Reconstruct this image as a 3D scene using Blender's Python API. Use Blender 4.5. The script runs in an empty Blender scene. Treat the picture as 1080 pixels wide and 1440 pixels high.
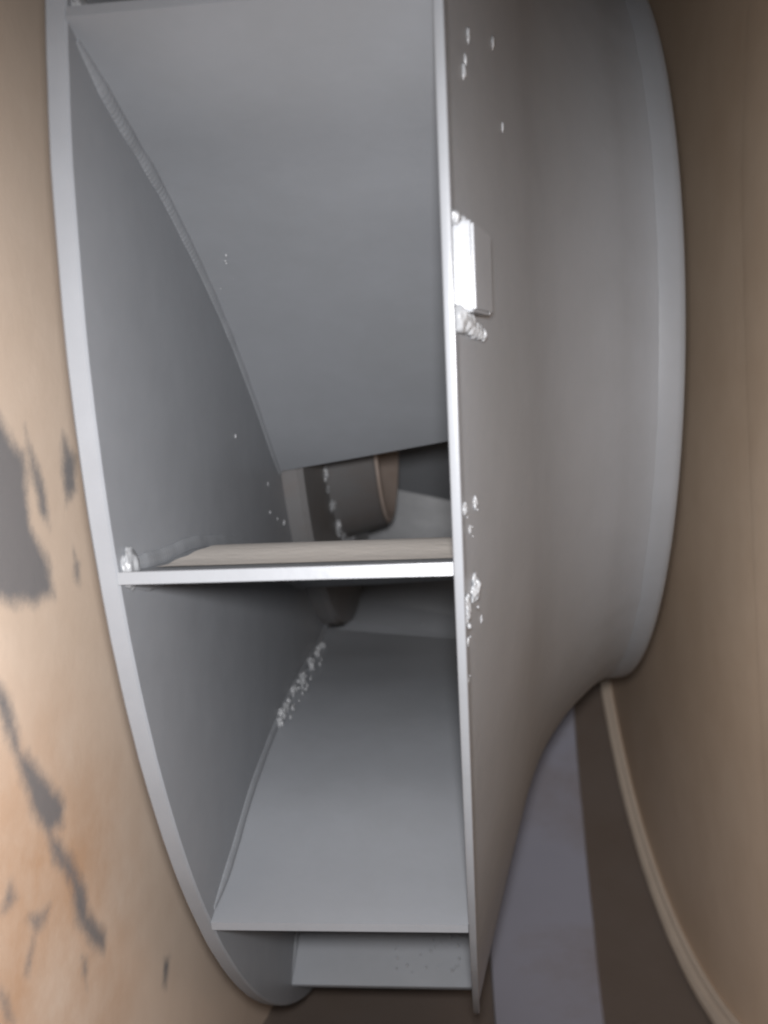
import bpy, bmesh, math, random
from mathutils import Vector, Matrix, noise
random.seed(7)
PI = math.pi
S = 0.5                       # wheel radius in metres
AX = 0.8                      # height of the wheel axis above the ground
# All build coordinates below are in wheel radii: x along the axle, y downwards, z away from the outlet.
def B(x, y, z): return Vector((S*x, S*z, AX - S*y))

scene = bpy.context.scene
# ---------------------------------------------------------------- camera
cam = bpy.data.cameras.new('camera'); camo = bpy.data.objects.new('camera', cam)
scene.collection.objects.link(camo); scene.camera = camo
CP = (0.00622, 0.27716, -1.50149)
R_ = (0.99517009, 0.03509778, 0.09167681)
D_ = (-0.0353209, 0.99937569, 0.00081276)
F_ = (-0.09159105, -0.00404695, 0.99578848)
def V(d): return Vector((d[0], d[2], -d[1]))
m = Matrix.Identity(4)
for i, v in enumerate((V(R_), -V(D_), -V(F_))):
    for k in range(3): m[k][i] = v[k]
m.translation = B(*CP)
camo.matrix_world = m
cam.sensor_fit = 'VERTICAL'; cam.sensor_height = 36; cam.sensor_width = 27
cam.lens = 1180.3/1440*36
cam.clip_start = 0.01; cam.clip_end = 50
cam.dof.use_dof = True; cam.dof.focus_distance = 0.36; cam.dof.aperture_fstop = 9.0

# ---------------------------------------------------------------- world, lamp, exposure
w = bpy.data.worlds.new('World'); scene.world = w; w.use_nodes = True
bg = w.node_tree.nodes['Background']; bg.inputs[0].default_value = (0.95, 0.97, 1.0, 1); bg.inputs[1].default_value = 0.82
sl = bpy.data.lights.new('phone_torch', 'SPOT'); so = bpy.data.objects.new('phone_torch', sl)
scene.collection.objects.link(so)
LP = B(0.004, 0.245, -1.51)
so.location = LP
so.rotation_euler = (B(-0.03, 0.52, -0.5) - LP).to_track_quat('-Z', 'Y').to_euler()
sl.energy = 13.0; sl.color = (1.0, 0.99, 0.99); sl.shadow_soft_size = 0.012
sl.spot_size = math.radians(122); sl.spot_blend = 1.0
vs = scene.view_settings
vs.view_transform = 'Standard'; vs.look = 'None'; vs.exposure = 0; vs.gamma = 1
scene.cycles.filter_width = 2.2
scene.cycles.use_denoising = True
scene.cycles.max_bounces = 8

# ---------------------------------------------------------------- materials
def mat(name, col, rough=0.45, spec=0.5, metal=0.0, var=0.06, vscale=9.0, peel=0.12, pscale=260.0, rvar=0.08, dust=None, dscale=3.0, damt=0.5, coat=0.0):
    M = bpy.data.materials.new(name); M.use_nodes = True
    n = M.node_tree.nodes; l = M.node_tree.links
    b = n['Principled BSDF']
    b.inputs['Roughness'].default_value = rough; b.inputs['Metallic'].default_value = metal
    b.inputs['Specular IOR Level'].default_value = spec
    b.inputs['Coat Weight'].default_value = coat; b.inputs['Coat Roughness'].default_value = 0.25
    tc = n.new('ShaderNodeTexCoord')
    def noi(sc, det=4, ro=.6):
        t = n.new('ShaderNodeTexNoise'); t.inputs['Scale'].default_value = sc; t.inputs['Detail'].default_value = det
        t.inputs['Roughness'].default_value = ro; l.new(tc.outputs['Object'], t.inputs['Vector']); return t
    def mix(a, bb, fac):
        x = n.new('ShaderNodeMix'); x.data_type = 'RGBA'
        for k, vv in ((6, a), (7, bb)):
            if isinstance(vv, tuple): x.inputs[k].default_value = (*vv, 1)
            else: l.new(vv, x.inputs[k])
        if isinstance(fac, float): x.inputs[0].default_value = fac
        else: l.new(fac, x.inputs[0])
        return x.outputs[2]
    lo = tuple(c*(1-var) for c in col); hi = tuple(min(1, c*(1+var)) for c in col)
    n1 = noi(vscale, 5)
    c = mix(lo, hi, n1.outputs['Fac'])
    if dust:
        n3 = noi(dscale, 6, .7)
        r = n.new('ShaderNodeMapRange'); r.inputs['From Min'].default_value = .45; r.inputs['From Max'].default_value = .75
        r.inputs['To Max'].default_value = damt; l.new(n3.outputs['Fac'], r.inputs['Value'])
        c = mix(c, dust, r.outputs[0])
    l.new(c, b.inputs['Base Color'])
    r2 = n.new('ShaderNodeMapRange'); r2.inputs['To Min'].default_value = rough-rvar; r2.inputs['To Max'].default_value = rough+rvar
    n4 = noi(22, 4); l.new(n4.outputs['Fac'], r2.inputs['Value']); l.new(r2.outputs[0], b.inputs['Roughness'])
    n2 = noi(pscale, 2); n5 = noi(pscale*.12, 2)
    ad = n.new('ShaderNodeMath'); ad.operation = 'MULTIPLY_ADD'; ad.inputs[1].default_value = 3.0
    l.new(n5.outputs['Fac'], ad.inputs[0]); l.new(n2.outputs['Fac'], ad.inputs[2])
    bp = n.new('ShaderNodeBump'); bp.inputs['Strength'].default_value = peel; bp.inputs['Distance'].default_value = 0.0006
    l.new(ad.outputs[0], bp.inputs['Height']); l.new(bp.outputs[0], b.inputs['Normal'])
    M['nodes_ready'] = 1
    return M, n, l, b, c, mix, noi
GREY = mat('grey_paint', (0.186, 0.194, 0.210), 0.35, 0.40, var=.09, vscale=14, dust=(0.150, 0.155, 0.160), dscale=6, damt=.5)[0]
EDGE = mat('grey_paint_edge', (0.186, 0.194, 0.210), 0.42, 0.36, var=.1, vscale=40, rvar=.12, peel=.08)[0]
WELD = mat('painted_weld', (0.21, 0.215, 0.225), 0.33, 0.5, peel=.5, pscale=300)[0]
HUBM = mat('hub_metal', (0.13, 0.128, 0.13), 0.40, 0.5, dust=(0.13, 0.10, 0.085), dscale=10, damt=.6)[0]
FACE = mat('dusty_hub_face', (0.40, 0.335, 0.30), 0.4, 0.5, var=.2, dust=(0.25, .17, .12), dscale=16, damt=.5)[0]
RUST = mat('rusty_steel', (0.26, 0.19, 0.15), 0.5, 0.4, var=.2, dust=(0.2, .11, .07), dscale=20, damt=.5)[0]
LINER = mat('bluish_primer', (0.43, 0.43, 0.51), 0.36, 0.5, var=.14, vscale=5, dust=(0.30, 0.25, 0.24), dscale=5, damt=.8)[0]
TAN = mat('tan_paint', (0.70, 0.54, 0.405), 0.55, 0.5, var=.10, vscale=3.0, dust=(0.48, 0.32, 0.20), dscale=2.2, damt=.6, peel=.10)[0]
WRAP = mat('brown_wrapper_paint', (0.185, 0.15, 0.13), 0.42, 0.4, var=.15, vscale=3.0, dust=(0.12, 0.085, 0.06), dscale=3, damt=.6)[0]
CONE = mat('grey_brown_paint', (0.25, 0.20, 0.165), 0.5, 0.45, var=.12, vscale=3.0, dust=(0.17, 0.125, 0.095), dscale=2.5, damt=.7)[0]
SEAM = mat('seam_paint', (0.66, 0.55, 0.45), 0.38, 0.5, peel=.4, pscale=150)[0]
# left panel: the same tan paint with grey smudges of its own shape
TANL, n_, l_, b_, c_, mix_, noi_ = mat('tan_paint_smudged', (0.67, 0.545, 0.445), 0.33, 0.5, var=.08, vscale=3.0, dust=(0.47, 0.345, 0.25), dscale=3.0, damt=.55, peel=.10)
at_ = n_.new('ShaderNodeAttribute'); at_.attribute_name = 'smudge'
nn_ = noi_(90, 6, .75)
aw_ = n_.new('ShaderNodeAttribute'); aw_.attribute_name = 'ochre'
mw_ = n_.new('ShaderNodeMath'); mw_.operation = 'MULTIPLY'; nw_ = noi_(9, 6, .7)
rw_ = n_.new('ShaderNodeMapRange'); rw_.inputs['From Min'].default_value = .3; rw_.inputs['From Max'].default_value = .62
l_.new(nw_.outputs['Fac'], rw_.inputs['Value']); l_.new(rw_.outputs[0], mw_.inputs[0]); l_.new(aw_.outputs['Fac'], mw_.inputs[1])
c2_ = mix_(c_, (0.50, 0.315, 0.20), mw_.outputs[0])
ma_ = n_.new('ShaderNodeMath'); ma_.operation = 'MULTIPLY_ADD'; ma_.inputs[1].default_value = 0.55
l_.new(nn_.outputs['Fac'], ma_.inputs[0]); l_.new(at_.outputs['Fac'], ma_.inputs[2])
mr_ = n_.new('ShaderNodeMapRange'); mr_.interpolation_type = 'SMOOTHSTEP'
mr_.inputs['From Min'].default_value = .58; mr_.inputs['From Max'].default_value = 1.12; mr_.inputs['To Max'].default_value = .92
l_.new(ma_.outputs[0], mr_.inputs['Value'])
l_.new(mix_(c2_, (0.165, 0.165, 0.175), mr_.outputs[0]), b_.inputs['Base Color'])

# ---------------------------------------------------------------- helpers
COL = scene.collection
def link(name, me, m, parent=None):
    o = bpy.data.objects.new(name, me); COL.objects.link(o)
    if m: me.materials.append(m)
    if parent: o.parent = parent; o.matrix_parent_inverse = Matrix.Translation(-parent.location)
    return o
def build(name, bm, m, parent=None, sharp=35, smooth=True):
    bmesh.ops.recalc_face_normals(bm, faces=bm.faces[:])
    me = bpy.data.meshes.new(name); bm.to_mesh(me); bm.free()
    if smooth:
        me.shade_smooth(); me.set_sharp_from_angle(angle=math.radians(sharp))
    return link(name, me, m, parent)
def thing(name, loc, label, cat):
    o = bpy.data.objects.new(name, None); COL.objects.link(o); o.location = loc
    o.empty_display_size = .05; o['label'] = label; o['category'] = cat
    return o
def P(r, a, x): return B(x, r*math.sin(a), -r*math.cos(a))     # a = angle from the outlet side, positive downwards
def lathe(bm, prof, seg=256, a0=0, a1=2*PI, closed=True, warp=None):
    full = abs(a1-a0-2*PI) < 1e-6
    n = seg if full else seg+1
    rings = []
    for i in range(n):
        a = a0 + (a1-a0)*i/seg
        rings.append([bm.verts.new(P(r*(warp(a) if warp else 1), a, x)) for r, x in prof])
    k = len(prof)
    for i in range(n if full else n-1):
        A, C = rings[i], rings[(i+1) % n]
        for j in range(k if closed else k-1):
            bm.faces.new((A[j], A[(j+1) % k], C[(j+1) % k], C[j]))
    if closed and not full:
        bm.faces.new(rings[0]); bm.faces.new(rings[-1][::-1])
    return rings
def tube(bm, pts, rad, sides=8, ripple=0.0, freq=1.0, flat=1.0, nrm=None, jitter=0.0):
    """a rounded strand along pts; rad may be a list"""
    n = len(pts); rings = []
    for i, p in enumerate(pts):
        t = (pts[min(i+1, n-1)] - pts[max(i-1, 0)]).normalized()
        u = (nrm if nrm else Vector((0, 0, 1))); u = (u - t*u.dot(t))
        if u.length < 1e-4: u = Vector((1, 0, 0)) - t*t.x
        u.normalize(); v = t.cross(u)
        r = rad[i] if isinstance(rad, list) else rad
        r *= 1 + ripple*math.sin(i*freq)
        ring = []
        for k in range(sides):
            a = 2*PI*k/sides
            rr = r*(1 + jitter*random.uniform(-1, 1))
            ring.append(bm.verts.new(p + u*(math.cos(a)*rr*flat) + v*(math.sin(a)*rr)))
        rings.append(ring)
    for i in range(n-1):
        for k in range(sides):
            bm.faces.new((rings[i][k], rings[i][(k+1) % sides], rings[i+1][(k+1) % sides], rings[i+1][k]))
    bm.faces.new(rings[0][::-1]); bm.faces.new(rings[-1])
def blob(bm, p, r, sub=1, sq=(1, 1, 1), j=.25):
    g = bmesh.ops.create_icosphere(bm, subdivisions=sub, radius=r)
    for v in g['verts']:
        k = 1 + random.uniform(-j, j)
        v.co = Vector((v.co.x*sq[0]*k, v.co.y*sq[1]*k, v.co.z*sq[2]*k)) + p
def nlump(bm, p, r, sq=(1, 1, 1), seed=0, amp=.45, fr=2.2):
    g = bmesh.ops.create_icosphere(bm, subdivisions=4, radius=1)
    for v in g['verts']:
        d = v.co.normalized(); k = 1 + amp*(noise.noise(d*fr+Vector((seed*3.1, 0, 0))) + .4*noise.noise(d*fr*2.7+Vector((0, seed, 0))))
        v.co = Vector((d.x*sq[0], d.y*sq[1], d.z*sq[2]))*(k*r*S) + p
def nlump2(bm, p, r, long):
    g = bmesh.ops.create_icosphere(bm, subdivisions=2, radius=1); o = Vector([random.uniform(0, 50) for _ in range(3)])
    for v in g['verts']:
        k = 1 + .45*noise.noise(v.co*1.6+o); v.co = Vector((v.co.x*.7, v.co.y, v.co.z*long))*(k*r*S) + p
def fleck(p, r, long=1.0):
    nlump2(bm, p, r*.62, long)
def interp(x, xs, ys):
    if x <= xs[0]: return ys[0]
    for i in range(1, len(xs)):
        if x <= xs[i]:
            return ys[i-1] + (ys[i]-ys[i-1])*(x-xs[i-1])/(xs[i]-xs[i-1])
    return ys[-1]
def smooth_curve(xs, ys):
    """monotone cubic through the points"""
    n = len(xs); d = [(ys[i+1]-ys[i])/(xs[i+1]-xs[i]) for i in range(n-1)]
    mm = [d[0]] + [(0 if d[i-1]*d[i] <= 0 else 2*d[i-1]*d[i]/(d[i-1]+d[i])) for i in range(1, n-1)] + [d[-1]]
    def f(x):
        x = min(max(x, xs[0]), xs[-1]); i = 0
        while i < n-2 and x > xs[i+1]: i += 1
        h = xs[i+1]-xs[i]; t = (x-xs[i])/h
        return (ys[i]*(2*t**3-3*t*t+1) + h*mm[i]*(t**3-2*t*t+t) + ys[i+1]*(-2*t**3+3*t*t) + h*mm[i+1]*(t**3-t*t))
    return f

# ---------------------------------------------------------------- the fan housing
W = 0.2274; T1 = 0.0148; T2 = 0.0069; RS = 1.0046
XL, XR = -0.33, 0.382
housing = thing('fan_housing', B(0, 1.25, 0), 'tan painted fan casing around the grey impeller, dark smudges on its left side', 'fan casing')
SM = [
 [(0.15,-1.0),(0.19,-0.915),(0.206,-0.897),(0.22,-0.877),(0.248,-0.873),(0.276,-0.87),(0.305,-0.843),(0.335,-0.836),(0.34,-0.869),(0.332,-0.919),(0.33,-1.0)],
 [(0.198,-0.876),(0.219,-0.861),(0.247,-0.845),(0.279,-0.841),(0.265,-0.858),(0.231,-0.87)],
 [(0.198,-0.813),(0.214,-0.788),(0.246,-0.79),(0.259,-0.813),(0.229,-0.819)],
 [(0.296,-0.802),(0.309,-0.789),(0.33,-0.791),(0.323,-0.8)],
 [(0.36,-0.95),(0.388,-0.923),(0.402,-0.909),(0.442,-0.894),(0.479,-0.855),(0.507,-0.83),(0.527,-0.834),(0.523,-0.852),(0.552,-0.823),(0.593,-0.797),(0.613,-0.794),(0.649,-0.76),(0.666,-0.765),(0.649,-0.79),(0.612,-0.821),(0.58,-0.825),(0.545,-0.854),(0.521,-0.864),(0.5,-0.884),(0.468,-0.898),(0.414,-0.924),(0.38,-0.95)],
 [(0.548,-0.932),(0.532,-0.917),(0.551,-0.908),(0.553,-0.923)],
 [(0.57,-0.896),(0.577,-0.862),(0.589,-0.868),(0.589,-0.885)],
 [(0.645,-0.81),(0.65,-0.801),(0.676,-0.803),(0.662,-0.808)],
 [(0.748,-0.622),(0.755,-0.601),(0.782,-0.615),(0.771,-0.629)],
 [(0.602,-0.936),(0.613,-0.925),(0.637,-0.919),(0.63,-0.93)],
 [(0.588,-0.89),(0.591,-0.885),(0.614,-0.897),(0.61,-0.901)]]
def sdist(poly, y, z):
    ins = False; best = 1e9; n = len(poly)
    for i in range(n):
        (y0, z0), (y1, z1) = poly[i], poly[(i+1) % n]
        if (z0 > z) != (z1 > z) and y < (y1-y0)*(z-z0)/(z1-z0)+y0: ins = not ins
        dy, dz = y1-y0, z1-z0; t = ((y-y0)*dy+(z-z0)*dz)/(dy*dy+dz*dz+1e-12); t = min(1, max(0, t))
        best = min(best, math.hypot(y-y0-t*dy, z-z0-t*dz))
    return -best if ins else best
def frange(a, b, s):
    n = max(1, round((b-a)/s)); return [a+(b-a)*i/n for i in range(n)]
def panel(name, x, m, smudge=False, hole=None):
    ys = frange(-1.9, .1, .2) + frange(.1, .85, .005 if smudge else .1) + frange(.85, 1.4, .1) + [1.4]
    zs = frange(-2.4, -1.02, .2) + frange(-1.02, -.55, .005 if smudge else .1) + frange(-.55, 2.1, .15) + [2.1]
    bm = bmesh.new(); g = [[bm.verts.new(B(x, y, z)) for z in zs] for y in ys]
    for i in range(len(ys)-1):
        for j in range(len(zs)-1):
            bm.faces.new((g[i][j], g[i][j+1], g[i+1][j+1], g[i+1][j]))
    o = build(name, bm, m, housing)
    if smudge:
        at = o.data.attributes.new('smudge', 'FLOAT', 'POINT')
        bb = [(min(p[0] for p in q)-.03, max(p[0] for p in q)+.03, min(p[1] for p in q)-.03, max(p[1] for p in q)+.03) for q in SM]
        k = 0; vals = []
        for y in ys:
            for z in zs:
                d = 1
                for q, (a, b, c, e) in zip(SM, bb):
                    if a < y < b and c < z < e: d = min(d, sdist(q, y, z))
                vals.append(min(1, max(0, .5 - d/.034)))
        at.data.foreach_set('value', vals)
        at = o.data.attributes.new('ochre', 'FLOAT', 'POINT')
        def och(y, z): return max(0, 1-math.hypot((y-.66)/.30, (z+.92)/.30))
        at.data.foreach_set('value', [min(1, 1.8*och(y, z)) for y in ys for z in zs])
    return o
def solid(o, t, off):
    md = o.modifiers.new('thickness', 'SOLIDIFY'); md.thickness = t; md.offset = off
pl = panel('side_panel', XL, TANL, smudge=True); pl['label'] = 'left side panel, tan with dark grey smudges'
panel('side_panel', XR, TAN)
# a second sheet lapped on the right panel towards the outlet, ending in a bowed vertical edge
bm = bmesh.new(); rows = []
for i in range(41):
    y = -1.3 + 2.1*i/40; ze = -.385 - .06*((y-.2)/.8)**2*(1 if y < .2 else .5) - .16*max(0, -.15-y)
    rows.append([bm.verts.new(B(x, y, z)) for x, z in ((XR-.001, ze+.002), (XR-.005, ze), (XR-.0055, ze-.01), (XR-.0055, -1.0), (XR-.0055, -2.3))])
for i in range(40):
    for k in range(4): bm.faces.new((rows[i][k], rows[i][k+1], rows[i+1][k+1], rows[i+1][k]))
build('lapped_sheet', bm, TAN, housing)
# scroll wrapper: follows the wheel closely below and behind it, then opens out over the top
def rw(a):
    return 1.085 if a < 2.5 else 1.085 + .62*((a-2.5)/(5.2-2.5))**1.2
def wrapper_pts():
    pts = [(1.1, -2.4), (1.02, -1.2)]
    pts = [(.93, -2.4), (.93, -.75)]
    for i in range(101):
        a = 1.12 + (5.1-1.12)*i/100; pts.append((rw(a)*math.sin(a), -rw(a)*math.cos(a)))
    y, z = pts[-1]; pts.append((y-.05, -2.4))
    return pts
bm = bmesh.new(); pr = wrapper_pts(); rows = []
for y, z in pr: rows.append([bm.verts.new(B(x, y, z)) for x in (XL, 0.03, XR)])
for i in range(len(rows)-1):
    for k in range(2): bm.faces.new((rows[i][k], rows[i][k+1], rows[i+1][k+1], rows[i+1][k]))
build('scroll_wrapper', bm, WRAP, housing)
# bluish grey sheet lapped over the wrapper, its edge running at a slant
bm = bmesh.new(); rows = []
for i in range(61):
    a = 1.20 + 1.5*i/60
    xe = interp(a, [1.2, 1.38, 1.7, 2.0, 2.3, 2.7], [.185, .196, .232, .260, .281, .30])
    rows.append([bm.verts.new(P(rw(a)-d, a, x)) for x, d in ((.030, .001), (.032, .007), (.10, .007), (xe-.004, .007), (xe, .001))])
for i in range(60):
    for k in range(4): bm.faces.new((rows[i][k], rows[i][k+1], rows[i+1][k+1], rows[i+1][k]))
build('lapped_sheet', bm, LINER, housing)
# pale sealed seam where wrapper and right panel meet
bm = bmesh.new(); pts = []; rr = []
for i in range(160):
    a = 1.15 + 1.6*i/159
    pts.append(P(rw(a)-.010, a, XR-.012)); rr.append(S*.0135*(1+.06*noise.noise(Vector((i*.23, 0, 0)))))
tube(bm, pts, rr, 10)
pts = [P(rw(1.15+1.6*i/159)-.026, 1.15+1.6*i/159, XR-.006) for i in range(160)]
tube(bm, pts, S*.007, 8)
build('seam_bead', bm, SEAM, housing)
# ---------------------------------------------------------------- the fan wheel
wheel = thing('fan_impeller', B(0, 0, 0), 'grey painted centrifugal impeller with curved blades welded between two discs', 'impeller')
bm = bmesh.new()
c = .0016
lathe(bm, [(.06, -W), (1-c, -W), (1, -W-c), (1, -W-T1+c), (1-c, -W-T1), (.06, -W-T1)], 360, warp=lambda a: 1+.0009*noise.noise(Vector((a*14, 1, 0)))+.0005*noise.noise(Vector((a*50, 1, 0))))
build('back_plate', bm, EDGE, wheel)
# shroud
SR = [.56, .5625, .574, .598, .627, .662, .700, .745, .800, .860, .932, 1.0]
SX = [.257, .234, .209, .180, .151, .1245, .1025, .0835, .0655, .0465, .0245, .0045]
fx = smooth_curve(SR, SX)
outer = [(.560, .2574), (.5605, .235)] + [(r, fx(r)) for r in [.562+.0035*i for i in range(12)]] + [(r, fx(r)) for r in [.61+.012*i for i in range(33)]]
outer = [q for q in outer if q[0] < .999] + [(RS-.0012, T2), (RS, T2-.001), (RS, .001), (RS-.001, 0)]
inner = [(max(.5525, r-.0055), x-.0055) for r, x in outer[:-4]][::-1]
bm = bmesh.new(); lathe(bm, outer + inner + [(.5525, .2574)], 480, warp=lambda a: 1+.0008*noise.noise(Vector((math.cos(a)*12, math.sin(a)*12, 0)))+.0004*noise.noise(Vector((math.cos(a)*45, math.sin(a)*45, 0))))
build('shroud', bm, GREY, wheel, sharp=50)
# rolled collar band at the inlet lip
bm = bmesh.new(); lathe(bm, [(.5600, .204), (.5625, .212), (.5640, .222), (.5645, .235), (.5640, .250), (.5625, .2565), (.559, .2592), (.554, .2592)], 300)
build('inlet_collar', bm, GREY, wheel, sharp=80)

# blades
PR_R = [.475, .515, .56, .64, .72, .78, .85, .93, 1.0]
PR_A = [.50, .39, .29, .175, .105, .070, .040, .020, 0]
def blade_mesh(k=1.0, phi=0.0, nu=12, ns=28, th=.0085, rs=1.0):
    fa = smooth_curve(PR_R, PR_A)
    def pt(s, u):
        r0 = 1-(1-.475)*s
        xr = fx(max(.56, r0))-.006 if r0 < .9995 else -.0005
        x = -W + u*(xr+W)
        for _ in range(6):
            rin = .475 + .136*(x+W)
            r = 1-(1-rin)*s
            xr = (fx(max(.60, r))-.004-.025*(1-r) if r < .9995 else -.0005)
            x = -W + u*(xr+W)
        return x, r*rs, fa(r)*k
    bm = bmesh.new(); top = []; bot = []
    for i in range(ns+1):
        s = i/ns; rt = []; rb = []
        for j in range(nu+1):
            u = j/nu
            x, r, a = pt(s, u)
            _, r2, a2 = pt(min(1, s+.01), u); _, r1, a1 = pt(max(0, s-.01), u)
            q = (r*math.sin(a+phi), -r*math.cos(a+phi))
            t = (r2*math.sin(a2)-r1*math.sin(a1), -r2*math.cos(a2)+r1*math.cos(a1))
            L = math.hypot(*t); t = (t[0]/L, t[1]/L)
            cp, sp = math.cos(phi), math.sin(phi)
            # rotate tangent by phi about x
            ty = t[0]*cp - t[1]*sp; tz = t[0]*sp + t[1]*cp
            nrm = (tz, -ty)
            rt.append(bm.verts.new(B(x, q[0], q[1])))
            rb.append(bm.verts.new(B(x, q[0]+nrm[0]*th, q[1]+nrm[1]*th)))
        top.append(rt); bot.append(rb)
    for i in range(ns):
        for j in range(nu):
            bm.faces.new((top[i][j], top[i][j+1], top[i+1][j+1], top[i+1][j]))
            bm.faces.new((bot[i][j], bot[i+1][j], bot[i+1][j+1], bot[i][j+1]))
    for i in range(ns):
        bm.faces.new((top[i][0], top[i+1][0], bot[i+1][0], bot[i][0])); bm.faces.new((top[i][nu], bot[i][nu], bot[i+1][nu], top[i+1][nu]))
    for j in range(nu):
        bm.faces.new((top[0][j], bot[0][j], bot[0][j+1], top[0][j+1])); bm.faces.new((top[ns][j], top[ns][j+1], bot[ns][j+1], bot[ns][j]))
    return bm, pt
BPF = [(.667, .287), (.875, .735), (.55, .44), (.53, .55), (.56, .50), (.50, .60), (.6, .56), (.58, .65)]
NB = 17; STEP = 2*PI/NB; PHI0 = .3147
KS = {-1: 1.0, 0: 1.15, 1: 1.32}
def bead_bm(pt, side, k, r=.008, rip=.015, s0=0.025, s1=1.0, n=620):
    bm = bmesh.new(); pts = []; rad = []
    for i in range(n):
        s = s0+(s1-s0)*i/(n-1)
        x, rr, a = pt(s, 0)
        pts.append(P(rr, a+k+side*.004, -W)); rad.append(S*r*min(1, .3+i/60)*(1+.12*noise.noise(Vector((i*.035, k*7, side)))))
    tube(bm, pts, rad, 10, ripple=rip, freq=1.15, nrm=Vector((1, 0, 0)), flat=.5, jitter=.02)
    return bm
PTS = {}; BL = {}
for b in range(NB):
    i = b-1
    phi = PHI0 + i*STEP + (.008 if i == -1 else .03 if i == 2 else 0)
    k = KS.get(i, 1.1)
    bm, pt = blade_mesh(k, phi, rs=.978 if i == 2 else 1.0)
    o = build('blade', bm, GREY, wheel, sharp=40)
    PTS[i] = pt; BL[i] = o
    if i in (-1, 0, 1, 2):
        build('weld_bead', bead_bm(pt, -1, phi, .0075), GREY, o); build('weld_bead', bead_bm(pt, 2.4, phi, .0095, .012), GREY, o)

# hub on the back plate
bm = bmesh.new(); lathe(bm, [(.05, -W-.001), (.470, -W-.001), (.470, -.207), (.464, -.199), (.455, -.198), (.30, -.198), (.05, -.199)], 200)
hub = build('hub', bm, HUBM, wheel)
bm = bmesh.new(); lathe(bm, [(.20, -.199), (.318, -.199), (.312, -.19), (.296, -.128), (.292, -.124), (.285, -.1225), (.25, -.165), (.20, -.19)], 160)
build('hub_boss', bm, HUBM, hub)
bm = bmesh.new(); lathe(bm, [(.291, -.1235), (.287, -.1195), (.282, -.1195), (.230, -.182), (.06, -.186), (.06, -.19), (.24, -.188)], 160)
build('hub_face', bm, FACE, hub)
bm = bmesh.new()
for i in range(46):
    a = 2*PI*i/46 + random.uniform(-.05, .05)
    nlump(bm, P(.321, a, -.198), random.uniform(.006, .012), (.6, random.uniform(.6, 1.6), random.uniform(.7, 1.5)), i, .5)
build('weld_dab', bm, WELD, hub)['kind'] = 'stuff'
bm = bmesh.new(); lathe(bm, [(.001, -.6), (.055, -.6), (.055, .02), (.05, .025), (.001, .025)], 64)
build('shaft', bm, RUST, wheel)

# balance weight welded to the outside of the shroud
def on_shroud(r, a, off=0.0):
    return P(r, a, fx(r)+off) + Vector((S*off*.4, 0, 0))
bm = bmesh.new()
vs_ = []
for a in (.100, .155):
    for r, off in ((.994, .000), (.994, .013), (.950, .013), (.950, .000)):
        vs_.append(bm.verts.new(P(r, a, fx(r)+off)))
for f in ((0, 1, 2, 3), (7, 6, 5, 4), (0, 4, 5, 1), (1, 5, 6, 2), (2, 6, 7, 3), (3, 7, 4, 0)): bm.faces.new([vs_[q] for q in f])
bmesh.ops.bevel(bm, geom=bm.edges[:], offset=S*.0018, segments=2, affect='EDGES')
bw = build('balance_weight', bm, GREY, wheel)
# weld lumps, spatter and runs of paint left on the wheel
bm = bmesh.new()
wb = bmesh.new()
for q in range(6):
    r = .992-.011*q; nlump(wb, P(r, .1585+.0018*q, fx(r)+.002), .0085-.0008*q, (.7, 1, 1), 20+q, .25, 1.5)
build('weld_bead', wb, WELD, bw, sharp=80)
wb = bmesh.new()
for q in range(3):
    r = .992-.012*q; nlump(wb, P(r, .0985, fx(r)+.002), .0055, (.7, 1, .9), 30+q, .25, 1.5)
build('weld_bead', wb, WELD, bw, sharp=80)
def lump(p, r, n=5, spread=1.0, sub=2):
    for _ in range(n):
        q = p + Vector([random.uniform(-1, 1)*r*spread*S for _ in range(3)])
        blob(bm, q, S*r*random.uniform(.5, 1.0), sub)
for (r, a, rad, n) in ((.986, .282, .004, 6), (.961, .285, .004, 5), (.975, .300, .003, 4), (.968, .347, .008, 6), (.990, .352, .007, 6), (.994, .36, .005, 4), (.988, .379, .003, 2), (.992, .409, .003, 2), (.953, .382, .003, 1)):
    nlump(bm, P(r, a, fx(r)-.001), rad*1.0, (.6, 1.1, 1.3), n+r*50, .4, 2.0); [fleck(P(r+random.uniform(-1, 1)*rad*2, a+random.uniform(-1, 1)*rad*2, fx(r)+.0015), rad*random.uniform(.2, .5)) for _ in range(n//2)]
for (r, a, rad) in ((.955, -.009, .004), (.95, -.02, .003), (.941, -.043, .004), (.876, -.081, .004), (.856, -.018, .003)):
    blob(bm, P(r, a, fx(r)), S*rad*.7, 2, sq=(.7, 1, 2))
# blade two corner on the back plate, blade one corner at the rim
for a in (.3147, -.055):
    nlump(bm, P(.982, a+.004, -W+.001), .0095, (.6, 1.3, 1.5), 3, .3)

for r, a in BPF: fleck(P(r, a, -W+.001), random.uniform(.0018, .003), random.uniform(1, 3))
build('weld_spatter', bm, WELD, wheel, sharp=80)['kind'] = 'stuff'
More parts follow.
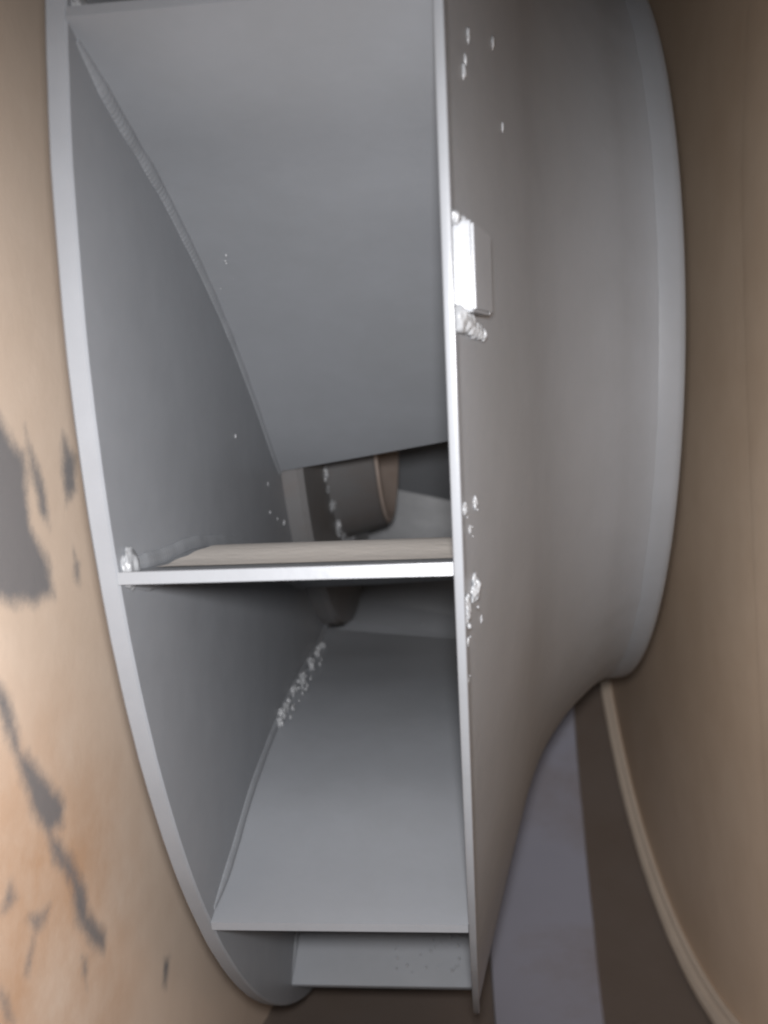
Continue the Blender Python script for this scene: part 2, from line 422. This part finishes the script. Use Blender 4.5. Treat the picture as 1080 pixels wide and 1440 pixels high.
# rough weld where the third blade meets the plate, and flecks of spatter on three blades
def on_blade(i, s, u, off):
    pt = PTS[i]; x, r, a = pt(s, u); return P(r, a+PHI0+i*STEP+off+(.008 if i == -1 else .03 if i == 2 else 0), x)
bm = bmesh.new()
for q in range(16):
    sv = .52+.40*q/15 + random.uniform(-.015, .015)
    nlump(bm, on_blade(1, sv, random.uniform(.005, .03), -.010), random.uniform(.003, .0065), (.7, random.uniform(.6, 1.2), random.uniform(.8, 1.6)), 60+q, .6, 1.8)
for q in range(30):
    sv = random.betavariate(2, 2)*.45+.5
    fleck(on_blade(1, sv, random.uniform(.005, .06), -.012), random.uniform(.002, .0055), random.uniform(.8, 2))
build('weld_lump', bm, WELD, BL[1], sharp=80)['kind'] = 'stuff'
bm = bmesh.new()
for q in range(70): fleck(on_blade(2, random.uniform(.03, .30), 1-.5*random.random()**1.6, -.002), random.uniform(.0018, .0038))
build('weld_spatter', bm, WELD, BL[2], sharp=80)['kind'] = 'stuff'
bm = bmesh.new()
for q in range(26):
    sv = random.uniform(.45, .98); fleck(on_blade(-1, sv, random.uniform(.03, .12), .0125), random.uniform(.001, .003))
build('weld_spatter', bm, WELD, BL[-1], sharp=80)['kind'] = 'stuff'
for i in range(3, 13):
    bm = bmesh.new()
    for q in range(90): fleck(on_blade(i, random.uniform(.1, 1), random.uniform(.3, .97), random.choice((-.003, .014))), random.uniform(.002, .006))
    build('weld_spatter', bm, WELD, BL[i], sharp=80)['kind'] = 'stuff'

# bounced light on the middle blade's top, painted in as a beige film
SHEEN = mat('painted_sheen', (0.52, 0.48, 0.44), 0.6, 0.3, var=.04, vscale=12, peel=.4)[0]
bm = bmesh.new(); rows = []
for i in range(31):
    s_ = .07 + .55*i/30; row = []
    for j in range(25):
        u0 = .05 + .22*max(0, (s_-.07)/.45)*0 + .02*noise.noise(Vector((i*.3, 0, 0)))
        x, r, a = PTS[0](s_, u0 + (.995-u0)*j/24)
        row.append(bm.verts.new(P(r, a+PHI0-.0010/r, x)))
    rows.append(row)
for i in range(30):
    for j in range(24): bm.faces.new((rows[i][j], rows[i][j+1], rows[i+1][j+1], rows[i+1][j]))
o = build('sheen_film', bm, SHEEN, BL[0])
